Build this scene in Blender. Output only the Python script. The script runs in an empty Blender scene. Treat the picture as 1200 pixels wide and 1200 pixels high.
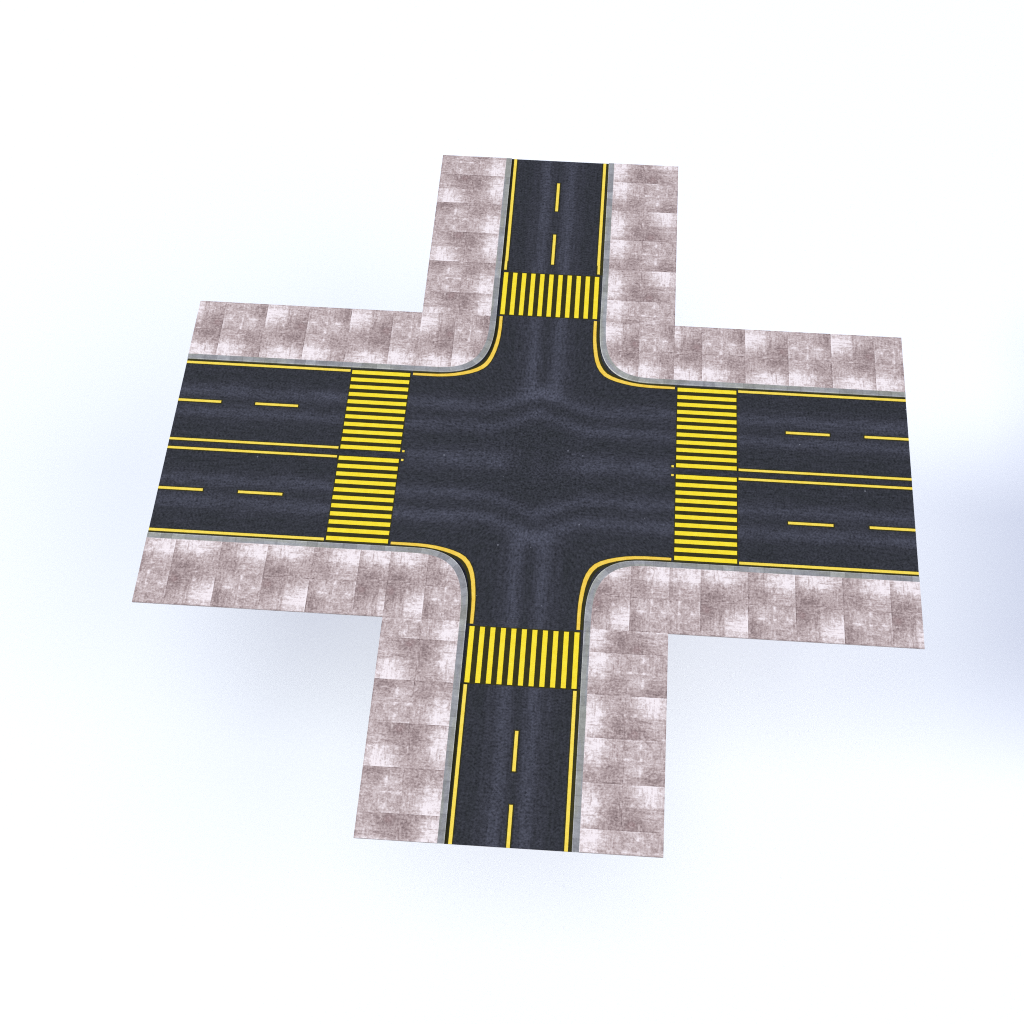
import bpy, bmesh, math, random
from mathutils import Vector

random.seed(7)
S = bpy.context.scene
C = S.collection
PI = math.pi

# ------------------------------------------------------------------ dimensions (metres)
XW, XE = -20.81, 20.81          # ends of the wide road
YN, YS = 24.21, -23.42          # ends of the narrow road
AX, AY = 7.5, 10.72             # outer edges of the pavements along each road
RX, RY = 3.09, 6.22             # half widths of the narrow and wide carriageway
KW = 0.345                       # kerb width
H = 0.06                        # pavement above the carriageway
T = 0.012                       # thickness of the slab under the carriageway
FLOOR = -22.0                   # the white floor far under the floating piece


# ------------------------------------------------------------------ node helper
class X:
    """a float or vector socket with arithmetic"""
    nt = None

    def __init__(s, sock): s.k = sock

    @classmethod
    def m(cls, op, *a, clamp=False):
        n = cls.nt.nodes.new('ShaderNodeMath'); n.operation = op; n.use_clamp = clamp
        for i, v in enumerate(a):
            if isinstance(v, X): cls.nt.links.new(v.k, n.inputs[i])
            else: n.inputs[i].default_value = v
        return X(n.outputs[0])

    def __add__(s, o): return X.m('ADD', s, o)
    __radd__ = __add__
    def __sub__(s, o): return X.m('SUBTRACT', s, o)
    def __rsub__(s, o): return X.m('SUBTRACT', o, s)
    def __mul__(s, o): return X.m('MULTIPLY', s, o)
    __rmul__ = __mul__
    def __truediv__(s, o): return X.m('DIVIDE', s, o)
    def abs(s): return X.m('ABSOLUTE', s)
    def max(s, o): return X.m('MAXIMUM', s, o)
    def min(s, o): return X.m('MINIMUM', s, o)
    def clamp(s): return X.m('ADD', s, 0.0, clamp=True)
    def floor(s): return X.m('FLOOR', s)
    def lt(s, o): return X.m('LESS_THAN', s, o)
    def gt(s, o): return X.m('GREATER_THAN', s, o)


def gauss(x, c, w):
    d = (x - c) / w
    return X.m('POWER', 2.718, (d * d) * -1.0)


def smooth(x, a, b):
    n = X.nt.nodes.new('ShaderNodeMapRange'); n.interpolation_type = 'SMOOTHSTEP'
    X.nt.links.new(x.k, n.inputs[0])
    n.inputs[1].default_value = a; n.inputs[2].default_value = b
    n.inputs[3].default_value = 0; n.inputs[4].default_value = 1
    return X(n.outputs[0])


def comb(x, y, z=0.0):
    n = X.nt.nodes.new('ShaderNodeCombineXYZ')
    for i, v in enumerate((x, y, z)):
        if isinstance(v, X): X.nt.links.new(v.k, n.inputs[i])
        else: n.inputs[i].default_value = v
    return X(n.outputs[0])


def noise(vec, scale, detail=3.0, rough=0.55, dist=0.0):
    n = X.nt.nodes.new('ShaderNodeTexNoise'); n.noise_dimensions = '3D'
    X.nt.links.new(vec.k, n.inputs['Vector'])
    n.inputs['Scale'].default_value = scale; n.inputs['Detail'].default_value = detail
    n.inputs['Roughness'].default_value = rough; n.inputs['Distortion'].default_value = dist
    return X(n.outputs[0])


def white(vec):
    n = X.nt.nodes.new('ShaderNodeTexWhiteNoise'); n.noise_dimensions = '3D'
    X.nt.links.new(vec.k, n.inputs['Vector'])
    return X(n.outputs[0])


def sep(sock):
    n = X.nt.nodes.new('ShaderNodeSeparateXYZ'); X.nt.links.new(sock, n.inputs[0])
    return [X(o) for o in n.outputs]


def ramp(x, stops):
    n = X.nt.nodes.new('ShaderNodeValToRGB'); X.nt.links.new(x.k, n.inputs[0])
    r = n.color_ramp
    while len(r.elements) < len(stops): r.elements.new(0.5)
    for e, (p, c) in zip(r.elements, stops):
        e.position = p; e.color = (*c, 1)
    return n.outputs[0]


def mix(f, a, b):
    n = X.nt.nodes.new('ShaderNodeMix'); n.data_type = 'RGBA'
    for v, s in ((f, n.inputs[0]), (a, n.inputs[6]), (b, n.inputs[7])):
        if isinstance(v, X): X.nt.links.new(v.k, s)
        elif isinstance(v, bpy.types.NodeSocket): X.nt.links.new(v, s)
        elif isinstance(v, tuple): s.default_value = (*v, 1)
        else: s.default_value = v
    return n.outputs[2]


def mult(col, f):
    return mix_op(col, f, 'MULTIPLY')


def mix_op(col, f, op):
    n = X.nt.nodes.new('ShaderNodeVectorMath'); n.operation = 'SCALE'
    X.nt.links.new(col, n.inputs[0]); X.nt.links.new(f.k, n.inputs[3])
    return n.outputs[0]


def srgb(r, g, b):
    f = lambda c: c / 12.92 if c <= 0.04045 else ((c + 0.055) / 1.055) ** 2.4
    return tuple(f(v / 255) for v in (r, g, b))


LIGHT = (1.27, 1.36, 1.55)       # how far the lamps lift a level white sheet above its albedo


def alb(r, g, b):
    return tuple(v / k for v, k in zip(srgb(r, g, b), LIGHT))


def new_mat(name, rough=0.9, spec=0.0):
    m = bpy.data.materials.new(name); m.use_nodes = True
    nt = m.node_tree; X.nt = nt
    b = nt.nodes['Principled BSDF']
    b.inputs['Roughness'].default_value = rough
    b.inputs['Specular IOR Level'].default_value = spec
    return m, b


def setc(b, c):
    if isinstance(c, tuple): b.inputs['Base Color'].default_value = (*c, 1)
    else: X.nt.links.new(c, b.inputs['Base Color'])


def pos():
    g = X.nt.nodes.new('ShaderNodeTexCoord')
    return sep(g.outputs['Object'])


def attr(name):
    n = X.nt.nodes.new('ShaderNodeAttribute'); n.attribute_name = name
    return n


# ------------------------------------------------------------------ asphalt
def asphalt_value(x, y):
    """brightness 0..1 of the worn tracks at world position x, y"""
    ax, ay = x.abs(), y.abs()
    peak = (1.0 - ax / 2.7).max(0.0)
    shift = peak * 1.15
    yy = ay - shift
    wob = (noise(comb(x * 0.2, y * 1.4), 1.0, 2.0) - 0.5) * 0.35
    yw = yy + wob
    core = smooth(ay, 6.4, 5.0)
    ew = (gauss(yw, 3.92, 0.54) * 0.92 + gauss(yw, 2.40, 0.50) * 0.84) * core
    brk = noise(comb(x * 0.35, y * 0.9, 3.0), 1.0, 2.0)
    ew = ew * (0.45 + brk * 1.05)
    inner = smooth(ax, 7.9, 7.0) * smooth(ax, 0.5, 2.2)
    mid = gauss(y, 0.06, 0.75) * inner * (0.45 + brk * 0.9) + gauss(ax, 0.0, 0.35) * smooth(ay, 1.8, 0.4) * 0.35
    xw = ax + (noise(comb(x * 1.5, y * 0.2, 5.0), 1.0, 2.0) - 0.5) * 0.4
    arm = smooth(ay, 4.3, 6.0)
    ns = (gauss(xw, 0.75, 0.5) * 0.95 + gauss(xw, 1.55, 0.22) * 0.25) * arm
    glow = gauss(ax, 0.0, 1.2) * gauss(ay, 5.2, 0.7) * 0.55
    return ew + mid + ns + glow


def mat_asphalt():
    m, b = new_mat('asphalt', 0.9, 0.15)
    x, y, z = pos()
    v = asphalt_value(x, y)
    p = comb(x, y, 0.0)
    streak = (noise(comb(x * 0.6, y * 5.0, 1.0), 1.0, 4.0, 0.6) - 0.5) * smooth(y.abs(), 6.6, 5.6) \
        + (noise(comb(x * 6.0, y * 0.5, 2.0), 1.0, 4.0, 0.6) - 0.5) * smooth(y.abs(), 5.6, 6.6)
    big = noise(p, 0.5, 3.0) - 0.5
    fine = (noise(comb(x * 1.6, y * 1.6, 6.0), 1.0, 4.0, 0.65) - 0.5) * 0.5
    v = v * 0.62 + streak * 0.75 + big * 0.3 + fine + 0.16
    g1 = noise(p, 4.2, 2.0, 0.7) - 0.5
    g2 = noise(p, 8.5, 1.0, 0.6) - 0.5
    col = ramp(v.clamp(), [(0.0, alb(45, 48, 54)), (0.4, alb(55, 57, 67)), (1.0, alb(75, 78, 93))])
    grain = (1.0 + g1 * 1.3 + g2 * 1.9).max(0.25)
    col = mult(col, grain)
    # a few pale chips of stone
    vo = X.nt.nodes.new('ShaderNodeTexVoronoi'); X.nt.links.new(p.k, vo.inputs['Vector'])
    vo.inputs['Scale'].default_value = 1.15
    d = X(vo.outputs['Distance']); rnd = sep(vo.outputs['Color'])[0]
    chip = d.lt(0.05) * rnd.gt(0.80)
    col = mix(chip * 0.6, col, alb(150, 155, 170))
    setc(b, col)
    bump(b, g2 * 1.0 + g1, 0.25, 0.02)
    return m


def bump(b, h, strength, dist):
    n = X.nt.nodes.new('ShaderNodeBump'); n.inputs['Strength'].default_value = strength
    n.inputs['Distance'].default_value = dist
    X.nt.links.new(h.k, n.inputs['Height'])
    X.nt.links.new(n.outputs[0], b.inputs['Normal'])


# ------------------------------------------------------------------ road paint
def mat_paint(name, c0, c1):
    m, b = new_mat(name, 0.7, 0.2)
    x, y, z = pos()
    p = comb(x, y, 0.0)
    n = noise(p, 2.5, 4.0, 0.65) * 0.6 + noise(p, 12.0, 2.0, 0.6) * 0.4
    setc(b, ramp(smooth(n, 0.3, 0.7), [(0, c0), (1, c1)]))
    return m


# ------------------------------------------------------------------ paving slabs
def mat_paving():
    m, b = new_mat('mottled_paving', 0.9, 0.1)
    uvn = X.nt.nodes.new('ShaderNodeUVMap'); uvn.uv_map = 'slab'
    u, v, _ = sep(uvn.outputs[0])
    a1 = attr('bright'); a2 = attr('shade')
    bu, bv, bs = sep(a1.outputs['Vector']); tid = X(a1.outputs['Alpha'])
    du, dv, ds = sep(a2.outputs['Vector']); rnd = X(a2.outputs['Alpha'])
    x, y, z = pos()
    # each kind of slab has its own stains, in slab space
    q = comb(u * 2.5, v * 2.05, tid * 9.7)
    wu = (noise(q, 2.4, 4.0, 0.65) - 0.5) * 0.45
    wv = (noise(comb(u * 2.5, v * 2.05, tid * 9.7 + 40.0), 2.4, 4.0, 0.65) - 0.5) * 0.45
    lu = (u + wu - bu) / 0.40; lv = (v + wv - bv) / 0.36
    lu = lu * lu; lv = lv * lv
    lit = X.m('POWER', 2.718, (lu + lv) * -1.0) * bs
    drk = X.m('POWER', 2.718, (((u + wv - du) / 0.40) * ((u + wv - du) / 0.40)
                               + ((v + wu - dv) / 0.38) * ((v + wu - dv) / 0.38)) * -1.0) * ds
    blot = noise(q, 2.0, 4.0, 0.62, 0.4) - 0.5
    vein = 1.0 - ((noise(q, 1.5, 3.0, 0.6, 0.8) - 0.5).abs() * 9.0).min(1.0)
    # brushed fibres run along the slab, with some across it
    s1 = noise(comb(u * 3.0, v * 20.0, tid * 31.0), 1.0, 5.0, 0.70, 0.3) - 0.5
    s2 = noise(comb(u * 24.0, v * 2.6, tid * 57.0 + 9.0), 1.0, 5.0, 0.70, 0.3) - 0.5
    sel = smooth(noise(q, 1.0, 1.0), 0.42, 0.58)
    scr = s1 * sel + s2 * (1.0 - sel)
    g = noise(comb(x, y, 0.0), 5.0, 3.0, 0.75) - 0.5
    f = noise(comb(x, y, 4.0), 9.0, 1.0, 0.6) - 0.5
    rag = (scr * 3.2 + 0.85).clamp()
    wav = (noise(comb(v * 3.0, tid * 11.0, 0.0), 1.0, 2.0) - 0.5) * 0.10
    seam = gauss(u + wav, 0.44, 0.035) * smooth(noise(comb(u * 2.0, v * 5.0, tid * 13.0), 1.0, 2.0), 0.45, 0.65) \
        + gauss(v + wav, 0.40, 0.03) * smooth(noise(comb(u * 5.0, v * 2.0, tid * 17.0), 1.0, 2.0), 0.48, 0.66)
    t = 0.465 + lit * (0.18 + rag * 0.44) - drk * 0.30 + blot * 0.52 + vein * 0.13 + seam * 0.24 + scr * 0.92 + g * 0.55 + f * 0.70 + (rnd - 0.5) * 0.05
    # joints: a thin dark line at two sides, a pale arris at the others
    jd = smooth(u, 0.972, 0.992) .max(smooth(v, 0.965, 0.988))
    jn = noise(comb(x, y, 8.0), 1.7, 2.0)
    t = t - jd * smooth(jn, 0.42, 0.62) * 0.22
    jl = smooth(u, 0.03, 0.008) * lit.min(1.0) .max(0.1) .max(smooth(v, 0.03, 0.008) * lit.min(1.0))
    t = t + jl * smooth(jn, 0.3, 0.6) * 0.5
    col = ramp(t.clamp(), [(0.0, alb(116, 100, 103)), (0.28, alb(157, 140, 143)), (0.52, alb(191, 176, 179)),
                           (0.75, alb(219, 208, 213)), (1.0, alb(249, 242, 250))])
    # a few warmer, redder smears
    red = smooth(noise(q, 1.0, 2.0, 0.5), 0.55, 0.72) * smooth(t, 0.6, 0.2)
    col = mix(red * 0.35, col, alb(166, 136, 140))
    setc(b, col)
    bump(b, scr + g, 0.15, 0.02)
    return m


# ------------------------------------------------------------------ kerb
def mat_kerb():
    m, b = new_mat('grey_kerbstone', 0.9, 0.1)
    uvn = X.nt.nodes.new('ShaderNodeUVMap'); uvn.uv_map = 'run'
    u, v, _ = sep(uvn.outputs[0])          # metres along, 0..1 across (0 = road side)
    x, y, z = pos()
    p = comb(x, y, 0.0)
    uu = u + (noise(comb(u, 0.0, 0.0), 0.5, 1.0) - 0.5) * 1.4
    cell = white(comb((uu / 0.72).floor(), 0.0, 0.0))
    fr = X.m('FRACT', uu / 0.72)
    joint = smooth(fr, 0.06, 0.02).max(smooth(fr, 0.94, 0.98))
    big = noise(comb(u * 0.35, v, 1.0), 1.0, 2.0)
    t = 0.31 + (cell - 0.5) * 0.32 + (noise(p, 3.0, 3.0, 0.65) - 0.5) * 0.8 + (noise(p, 13.0, 2.0) - 0.5) * 0.45
    t = t - joint * 0.14 + smooth(v, 0.13, 0.0) * 0.5
    c1 = ramp(t.clamp(), [(0, alb(130, 132, 140)), (0.45, alb(164, 168, 177)), (1, alb(220, 224, 230))])
    c2 = ramp(t.clamp(), [(0, alb(130, 133, 131)), (0.45, alb(164, 168, 167)), (1, alb(218, 223, 218))])
    setc(b, mix(smooth(big, 0.40, 0.62), c1, c2))
    return m


M_ASPH = mat_asphalt()
M_YEL = mat_paint('yellow_road_paint', alb(244, 214, 70), alb(255, 234, 104))
M_ZEB = mat_paint('bright_yellow_crossing_paint', alb(248, 222, 34), alb(255, 238, 66))
M_AMB = mat_paint('amber_road_paint', alb(238, 196, 58), alb(252, 222, 100))
M_OLV = mat_paint('olive_black_backing', alb(42, 40, 8), alb(58, 55, 10))
M_RIM = mat_paint('brown_paint_rim', alb(98, 80, 22), alb(120, 98, 30))
M_PAVE = mat_paving()
M_KERB = mat_kerb()
M_SIDE, _b = new_mat('slab_edge', 0.9)
X.nt = M_SIDE.node_tree
_x, _y, _z = pos()
setc(_b, ramp(noise(comb(_x, _y, _z), 3.0, 3.0), [(0.3, alb(150, 142, 145)), (0.7, alb(195, 186, 190))]))
M_UNDER, _b = new_mat('dark_underside', 0.95)
X.nt = M_UNDER.node_tree
_x, _y, _z = pos()
setc(_b, ramp(noise(comb(_x, _y, _z), 2.0, 3.0), [(0.3, (0.02, 0.02, 0.022)), (0.7, (0.035, 0.034, 0.036))]))


# ------------------------------------------------------------------ object helpers
def obj(name, bm, mats, parent=None, label=None):
    me = bpy.data.meshes.new(name); bm.to_mesh(me); bm.free()
    for m in mats: me.materials.append(m)
    o = bpy.data.objects.new(name, me); C.objects.link(o)
    if parent: o.parent = parent
    if label: o['label'] = label
    return o


def face(bm, pts, mi=0):
    f = bm.faces.new([bm.verts.new(p) for p in pts]); f.material_index = mi
    if f.normal.length == 0: f.normal_update()
    return f


def up(bm):
    for f in bm.faces:
        f.normal_update()
        if f.normal.z < -0.5: f.normal_flip()


def rect(bm, x0, y0, x1, y1, z, mi=0):
    return face(bm, [(x0, y0, z), (x1, y0, z), (x1, y1, z), (x0, y1, z)], mi)


def corner(off, a, b, n, k=40):
    """quarter of a soft square corner in the +x +y quadrant, from the narrow road to the wide one;
    off is added to the carriageway edges"""
    ex, ey = RX + off, RY + off
    out = []
    for i in range(k + 1):
        t = i / k * PI / 2
        c, s = math.cos(t), math.sin(t)
        out.append((ex + a * (1 - c ** (2 / n)), ey + b * (1 - s ** (2 / n))))
    return out                      # starts at (ex, ey+b) and ends at (ex+a, ey)


KERB_OUT = corner(0.0, 3.6, 4.6, 3.1)
KERB_IN = corner(KW, 3.25, 4.25, 3.1)

# ------------------------------------------------------------------ the crossroads piece
tile = bpy.data.objects.new('road_intersection', None); C.objects.link(tile)
tile.empty_display_size = 3
tile['label'] = 'four-way crossroads piece of black asphalt with yellow markings and mottled pinkish grey pavements'
tile['category'] = 'road intersection'

# carriageway: one cross with soft inner corners
outline = []
for sx, sy in ((1, 1), (1, -1), (-1, -1), (-1, 1)):
    pts = [(sx * p[0], sy * p[1]) for p in KERB_OUT]
    yend = YN if sy > 0 else YS
    xend = XE * sx
    pts = [(sx * RX, yend)] + pts + [(xend, sy * RY)]
    if (sx, sy) in ((1, -1), (-1, 1)): pts = pts[::-1]
    outline += pts
bm = bmesh.new()
top = [bm.verts.new((x, y, 0)) for x, y in outline]
bot = [bm.verts.new((x, y, -T)) for x, y in outline]
bm.faces.new(top)
bm.faces.new(bot[::-1]).material_index = 2
n = len(top)
for i in range(n):
    j = (i + 1) % n
    bm.faces.new((top[i], bot[i], bot[j], top[j])).material_index = 1
bmesh.ops.recalc_face_normals(bm, faces=bm.faces)
obj('carriageway', bm, [M_ASPH, M_SIDE, M_UNDER], tile)

# ---- pavements
KIND = {  # bright spot u, v, strength, id ; shade u, v, strength
    'P': ((0.10, 0.66, 0.95, 0.1), (0.85, 0.20, 0.75)),
    'Q': ((0.45, 0.35, 0.22, 0.2), (0.90, 0.80, 0.60)),
    'R': ((0.55, 0.08, 0.95, 0.3), (0.80, 0.85, 0.85)),
    'S': ((0.20, 0.22, 0.90, 0.4), (0.85, 0.55, 0.55)),
}


def clip(poly, edges):
    """keep the part of poly on the left of every directed edge"""
    for (ax, ay), (bx, by) in edges:
        out = []
        k = len(poly)
        for i in range(k):
            p, q = poly[i], poly[(i + 1) % k]
            sp = (bx - ax) * (p[1] - ay) - (by - ay) * (p[0] - ax)
            sq = (bx - ax) * (q[1] - ay) - (by - ay) * (q[0] - ax)
            if sp >= 0: out.append(p)
            if (sp > 0 > sq) or (sp < 0 < sq):
                t = sp / (sp - sq)
                out.append((p[0] + t * (q[0] - p[0]), p[1] + t * (q[1] - p[1])))
        poly = out
        if len(poly) < 3: return []
    return poly


def pavement(sx, sy, y_first, y_kind, x_first, x_kind, label, klabel):
    """one L-shaped pavement; first joints and kinds count outward from the corner (absolute metres)"""
    yend = abs(YN if sy > 0 else YS); xend = abs(XE)
    inx, iny = RX + KW, RY + KW
    mx, my = (inx + AX) / 2 - 0.02, (iny + AY) / 2
    cells = []      # (x0, y0, x1, y1) in the + + quadrant, kind, (uv corner rectangle), arm
    # narrow road arm
    y0, kk = y_first, y_kind
    while y0 < yend:
        y1 = y0 + 2.51
        cells.append((mx, y0, AX, y1, 'PQ'[kk], 'n')); cells.append((inx, y0, mx, y1, 'RS'[kk], 'n'))
        y0, kk = y1, 1 - kk
    x0, kk = x_first, x_kind
    while x0 < xend:
        x1 = x0 + 2.51
        cells.append((x0, my, x1, AY, 'PQ'[kk], 'e')); cells.append((x0, iny, x1, my, 'RS'[kk], 'e'))
        x0, kk = x1, 1 - kk
    a, b2 = ('Q', 'P') if sx * sy > 0 else ('P', 'Q')
    cells += [(mx, my, AX, AY, 'Q' if sx > 0 else 'P', 'c'), (inx, my, mx, AY, 'P' if sx > 0 else 'Q', 'c'),
              (mx, iny, AX, my, 'S' if sx > 0 else 'R', 'c'), (inx, iny, mx, my, 'R' if sx > 0 else 'S', 'c')]
    edge = [((inx, yend + 1), KERB_IN[0])] + list(zip(KERB_IN[:-1], KERB_IN[1:])) + [(KERB_IN[-1], (xend + 1, iny))]
    bm = bmesh.new()
    uvl = bm.loops.layers.uv.new('slab')
    cb = bm.loops.layers.float_color.new('bright'); cs = bm.loops.layers.float_color.new('shade')
    for (x0, y0, x1, y1, k, arm) in cells:
        lim = {'n': (inx, AY, AX, yend), 'e': (AX, iny, xend, AY), 'c': (inx, iny, AX, AY)}[arm]
        cx0, cy0, cx1, cy1 = max(x0, lim[0]), max(y0, lim[1]), min(x1, lim[2]), min(y1, lim[3])
        if cx1 - cx0 < 0.02 or cy1 - cy0 < 0.02: continue
        poly = clip([(cx0, cy0), (cx1, cy0), (cx1, cy1), (cx0, cy1)], edge)
        if not poly: continue
        f = face(bm, [(sx * p[0], sy * p[1], H) for p in poly])
        (bu, bv, bs, tid), (du, dv, ds) = KIND[k]
        r = random.random()
        for l in f.loops:
            wx, wy = l.vert.co.x, l.vert.co.y
            gx0, gx1 = sorted((sx * x0, sx * x1)); gy0, gy1 = sorted((sy * y0, sy * y1))
            a_, b_ = (wx - gx0) / (gx1 - gx0), (wy - gy0) / (gy1 - gy0)      # east, north
            if arm == 'n':                 # turned a quarter: outer side of the slab faces away from the road
                uv = (b_, 1 - a_) if sx < 0 else (1 - b_, a_)
            else:
                uv = (a_, b_) if sy > 0 else (1 - a_, 1 - b_)
            l[uvl].uv = uv
            l[cb] = (bu, bv, bs, tid); l[cs] = (du, dv, ds, r)
    up(bm)
    # sides and underside
    ring = [(inx, yend), *KERB_IN, (xend, iny), (xend, AY), (AX, AY), (AX, yend)]
    ring = [(sx * p[0], sy * p[1]) for p in ring]
    for i in range(len(ring)):
        p, q = ring[i], ring[(i + 1) % len(ring)]
        if i < len(KERB_IN) + 1: continue          # the kerb closes that side
        face(bm, [(*p, H), (*p, -T), (*q, -T), (*q, H)], 1)
    face(bm, [(*p, -T) for p in ring], 2)
    pv = obj('pavement', bm, [M_PAVE, M_SIDE, M_UNDER], tile, label)

    # kerb: a strip with a top, a face to the road and two ends
    bm = bmesh.new(); uvl = bm.loops.layers.uv.new('run')
    o_ = [(RX, yend), *KERB_OUT, (xend, RY)]
    i_ = [(inx, yend), *KERB_IN, (xend, iny)]
    o_ = [(sx * p[0], sy * p[1]) for p in o_]; i_ = [(sx * p[0], sy * p[1]) for p in i_]
    d = random.uniform(0, 50)
    for k in range(len(o_) - 1):
        L = math.hypot(o_[k + 1][0] - o_[k][0], o_[k + 1][1] - o_[k][1])
        f = face(bm, [(*o_[k], H), (*o_[k + 1], H), (*i_[k + 1], H), (*i_[k], H)])
        for l, uv in zip(f.loops, ((d, 0), (d + L, 0), (d + L, 1), (d, 1))): l[uvl].uv = uv
        g = face(bm, [(*o_[k], H), (*o_[k + 1], H), (*o_[k + 1], 0.0005), (*o_[k], 0.0005)])
        for l, uv in zip(g.loops, ((d, 0), (d + L, 0), (d + L, 0), (d, 0))): l[uvl].uv = uv
        face(bm, [(*o_[k], -T), (*o_[k + 1], -T), (*i_[k + 1], -T), (*i_[k], -T)], 1)
        d += L
    for k in (0, -1):
        face(bm, [(*o_[k], H), (*o_[k], -T), (*i_[k], -T), (*i_[k], H)])
    up(bm)
    for f in bm.faces:      # road faces look toward the carriageway
        if abs(f.normal.z) < 0.5:
            c = f.calc_center_median()
            if f.normal.x * sx + f.normal.y * sy > 0.3: f.normal_flip()
    obj('kerb', bm, [M_KERB, M_UNDER], pv)
    return pv


# (first joint along the narrow road beyond the corner, kind there; the same along the wide road)
pavement(-1, 1, 9.98, 0, 6.65, 1, None, None)
pavement(1, 1, 9.98, 1, 6.62, 0, None, None)
pavement(-1, -1, 9.45, 1, 6.62, 0, None, None)
pavement(1, -1, 9.62, 0, 6.65, 1, None, None)

# ---- road paint
ZO, ZY = 0.004, 0.008       # dark olive fringe and backing under the paint, paint


def line_part(name, rects, mat=M_YEL, rim=0.07, cap=0.07):
    """straight painted strips with a thin dark rim, one mesh"""
    bm = bmesh.new()
    for (x0, y0, x1, y1) in rects:
        ex = cap if abs(x1 - x0) > abs(y1 - y0) else rim
        ey = rim if abs(x1 - x0) > abs(y1 - y0) else cap
        gx0, gx1 = max(x0 - ex, XW), min(x1 + ex, XE)
        gy0, gy1 = max(y0 - ey, YS), min(y1 + ey, YN)
        rect(bm, gx0, gy0, gx1, gy1, ZO, 1)
        rect(bm, x0, y0, x1, y1, ZY, 0)
    up(bm)
    return obj(name, bm, [mat, M_OLV], tile)


W2 = 0.088
ex0, ex1 = 11.22, XE
for sx in (-1, 1):
    a, b = sorted((sx * ex0, sx * ex1))
    for sy in (-1, 1):
        # edge lines of the wide road, with a dark olive strip between line and kerb
        bm = bmesh.new()
        yy = 5.975
        g0, g1 = sorted((sy * (yy - W2 - 0.05), sy * (RY - 0.001)))
        rect(bm, a, g0, b, g1, ZO, 1)
        rect(bm, a, sy * yy - W2, b, sy * yy + W2, ZY, 0)
        up(bm)
        obj('edge_line', bm, [M_YEL, M_OLV], tile)
        line_part('centre_line', [(a, sy * 0.315 - 0.08, b, sy * 0.315 + 0.08)])
        for d0, d1 in ((13.9, 16.36), (18.33, XE)):
            p, q = sorted((sx * d0, sx * d1))
            line_part('lane_dash', [(p, sy * 3.14 - 0.085, q, sy * 3.14 + 0.085)])
        line_part('paint_dot', [(sx * 7.55 - 0.065, sy * 0.31 - 0.07, sx * 7.55 + 0.065, sy * 0.31 + 0.07)], rim=0.03, cap=0.03)

for sx in (-1, 1):
    for sy in (-1, 1):
        bm = bmesh.new()
        g0, g1 = sorted((sx * (2.80 - W2 - 0.05), sx * (RX - 0.001)))
        if sy > 0:
            rect(bm, g0, 14.50, g1, YN, ZO, 1)
            # the line drifts a little and steps sideways just before the crossing
            face(bm, [(sx * 2.80 - W2, 15.30, ZY), (sx * 2.80 + W2, 15.30, ZY), (sx * 2.84 + W2, YN, ZY), (sx * 2.84 - W2, YN, ZY)], 0)
            rect(bm, sx * 2.825 - W2 * 0.85, 14.58, sx * 2.825 + W2 * 0.85, 15.295, ZY, 0)
        else:
            rect(bm, g0, YS, g1, -14.40, ZO, 1)
            rect(bm, sx * 2.81 - W2, YS, sx * 2.81 + W2, -14.48, ZY, 0)
        up(bm)
        obj('edge_line', bm, [M_YEL, M_OLV], tile)

for y0, y1 in ((19.74, 22.2), (15.2, 17.72), (-19.28, -17.0), (YS, -21.12)):
    line_part('lane_dash', [(-0.085, y0, 0.085, y1)])

# curved lines around the four corners
CURVE = [(2.80, 10.80), (2.80, 9.90), (2.83, 9.25), (2.89, 8.70), (3.00, 8.12), (3.13, 7.64), (3.27, 7.27), (3.43, 6.99), (3.63, 6.77),
         (3.90, 6.57), (4.24, 6.40), (4.66, 6.25), (5.13, 6.12), (5.60, 6.04), (6.15, 5.99), (6.8, 5.98), (7.58, 5.98)]
CURVE2 = [(2.80, 10.80), (2.80, 9.90), (2.82, 9.25), (2.87, 8.70), (2.94, 8.15), (3.03, 7.70), (3.16, 7.30), (3.33, 6.97), (3.56, 6.69),
          (3.86, 6.49), (4.22, 6.335), (4.65, 6.20), (5.12, 6.09), (5.60, 6.025), (6.15, 5.99), (6.8, 5.98), (7.58, 5.98)]
HALF = [0.085, 0.088, 0.092, 0.10, 0.103, 0.110, 0.117, 0.122, 0.125, 0.122, 0.116, 0.109, 0.102, 0.096, 0.092, 0.086, 0.08]


def strip(bm, path, half_a, half_b, z, mi, sx, sy):
    L, Rr = [], []
    for i, p in enumerate(path):
        a = path[max(i - 1, 0)]; b = path[min(i + 1, len(path) - 1)]
        t = Vector((b[0] - a[0], b[1] - a[1])).normalized()
        nrm = Vector((-t.y, t.x))
        L.append((p[0] + nrm.x * half_a[i], p[1] + nrm.y * half_a[i])); Rr.append((p[0] - nrm.x * half_b[i], p[1] - nrm.y * half_b[i]))
    for i in range(len(path) - 1):
        face(bm, [(sx * q[0], sy * q[1], z) for q in (L[i], L[i + 1], Rr[i + 1], Rr[i])], mi)


for sx in (-1, 1):
    for sy in (-1, 1):
        bm = bmesh.new()
        hh = [h + 0.055 for h in HALF]; hk = [h + 0.02 for h in HALF]
        h3 = [h + 0.17 for h in HALF]
        path = CURVE if (sx, sy) == (-1, 1) else CURVE2
        strip(bm, path, h3, hh, 0.003, 2, sx, sy)
        strip(bm, path, hk, hk, 0.0055, 1, sx, sy)
        strip(bm, path, HALF, HALF, ZY, 0, sx, sy)
        up(bm)
        obj('corner_line', bm, [M_AMB, M_RIM, M_OLV], tile)

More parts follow.
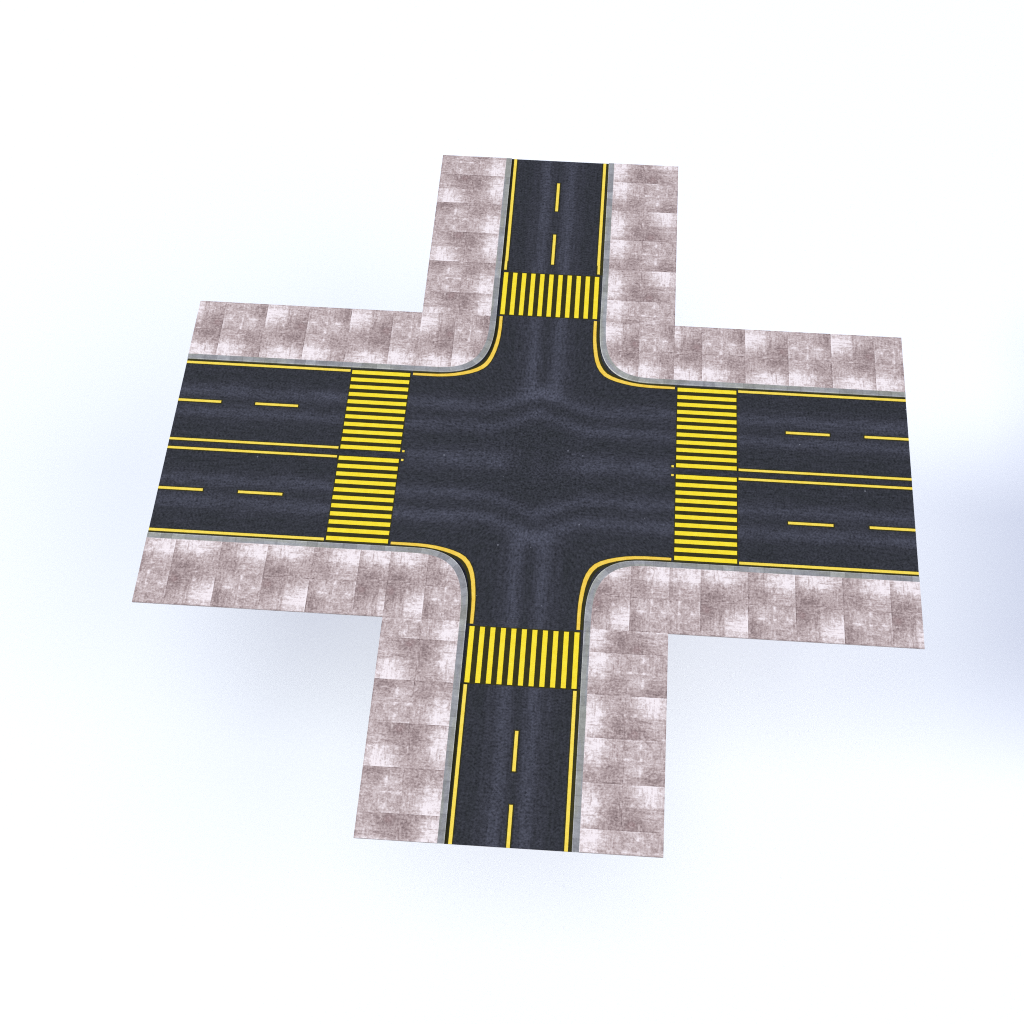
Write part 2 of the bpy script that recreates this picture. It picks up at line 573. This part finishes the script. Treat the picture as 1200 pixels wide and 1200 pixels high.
# crossings
for sx in (-1, 1):
    a, b = sorted((sx * 7.74, sx * 11.11))
    bm = bmesh.new()
    for sy in (-1, 1):
        g0, g1 = sorted((sy * 0.19, sy * 6.14))
        rect(bm, a - 0.05, g0, b + 0.05, g1, ZO, 1)
        for i in range(11):
            c = sy * (0.397 + 0.5485 * i)
            rect(bm, a, c - 0.138, b, c + 0.138, ZY, 0)
    up(bm)
    obj('crosswalk', bm, [M_ZEB, M_OLV], tile)
for sy in (-1, 1):
    a, b = sorted((sy * 10.96, sy * 14.36))
    bm = bmesh.new()
    rect(bm, -2.96, a - 0.06, 2.96, b + 0.06, ZO, 1)
    for i in range(11):
        c = -2.75 + 0.55 * i
        rect(bm, c - 0.128, a, c + 0.128, b, ZY, 0)
    up(bm)
    obj('crosswalk', bm, [M_ZEB, M_OLV], tile)

# ------------------------------------------------------------------ the white floor
bm = bmesh.new()
rect(bm, -400, -400, 400, 400, FLOOR)
m, b = new_mat('white_studio_floor', 1.0)
_x, _y, _z = pos()
nz = noise(comb(_x, _y, 0.0), 4.0, 2.0)
setc(b, ramp(nz, [(0.3, (0.80, 0.80, 0.80)), (0.7, (0.82, 0.82, 0.82))]))
fl = obj('floor', bm, [m])
fl['kind'] = 'structure'
fl['label'] = 'plain white studio floor below the road piece'
fl['category'] = 'floor'

# ------------------------------------------------------------------ light
w = bpy.data.worlds.new('World'); S.world = w; w.use_nodes = True
bg = w.node_tree.nodes['Background']
RHO = 0.81                       # albedo of the floor
bg.inputs[0].default_value = (0.075 / RHO, 0.106 / RHO, 0.315 / RHO, 1); bg.inputs[1].default_value = 1.0


def lamp(name, az, el, radius, glow):
    """a distant round softbox; radius = half its angular size (rad), glow = what it adds to the floor's radiance (r, g, b)"""
    dist = 3000.0
    l = bpy.data.lights.new(name, 'AREA'); l.shape = 'DISK'; l.size = 2 * radius * dist
    d = Vector((math.cos(el) * math.cos(az), math.cos(el) * math.sin(az), math.sin(el)))
    top = max(glow)
    l.energy = top / (RHO * math.sin(el)) * PI * PI * dist * dist
    l.color = tuple(c / top for c in glow)
    o = bpy.data.objects.new(name, l); C.objects.link(o)
    o.location = d * dist
    o.rotation_euler = d.to_track_quat('Z', 'Y').to_euler()
    return o


lamp('low_softbox_west', 3.325, 0.398, 0.112, (0.543, 0.556, 0.520))
lamp('high_softbox_south', 4.654, 1.1871, 0.2411, (0.208, 0.225, 0.200))
lamp('wide_softbox_east', 5.6745, 0.7261, 0.3597, (0.212, 0.212, 0.212))
lamp('overhead_softbox', 1.2046, 1.4373, 0.4621, (0.030, 0.030, 0.030))

# ------------------------------------------------------------------ camera
cd = bpy.data.cameras.new('camera'); cam = bpy.data.objects.new('camera', cd); C.objects.link(cam)
cam.location = (2.670016, -61.129993, 80.219142 + H)
cam.rotation_euler = (0.62404, -0.001626, 0.068884)
cd.sensor_width = 36; cd.sensor_fit = 'HORIZONTAL'; cd.lens = 2116.216131 / 1200 * 36
cd.clip_start = 1; cd.clip_end = 2000
S.camera = cam

S.view_settings.view_transform = 'Standard'; S.view_settings.look = 'None'
S.view_settings.exposure = 0; S.view_settings.gamma = 1
S.render.engine = 'CYCLES'
S.cycles.use_denoising = False
S.cycles.pixel_filter_type = 'BLACKMAN_HARRIS'
S.cycles.filter_width = 1.1
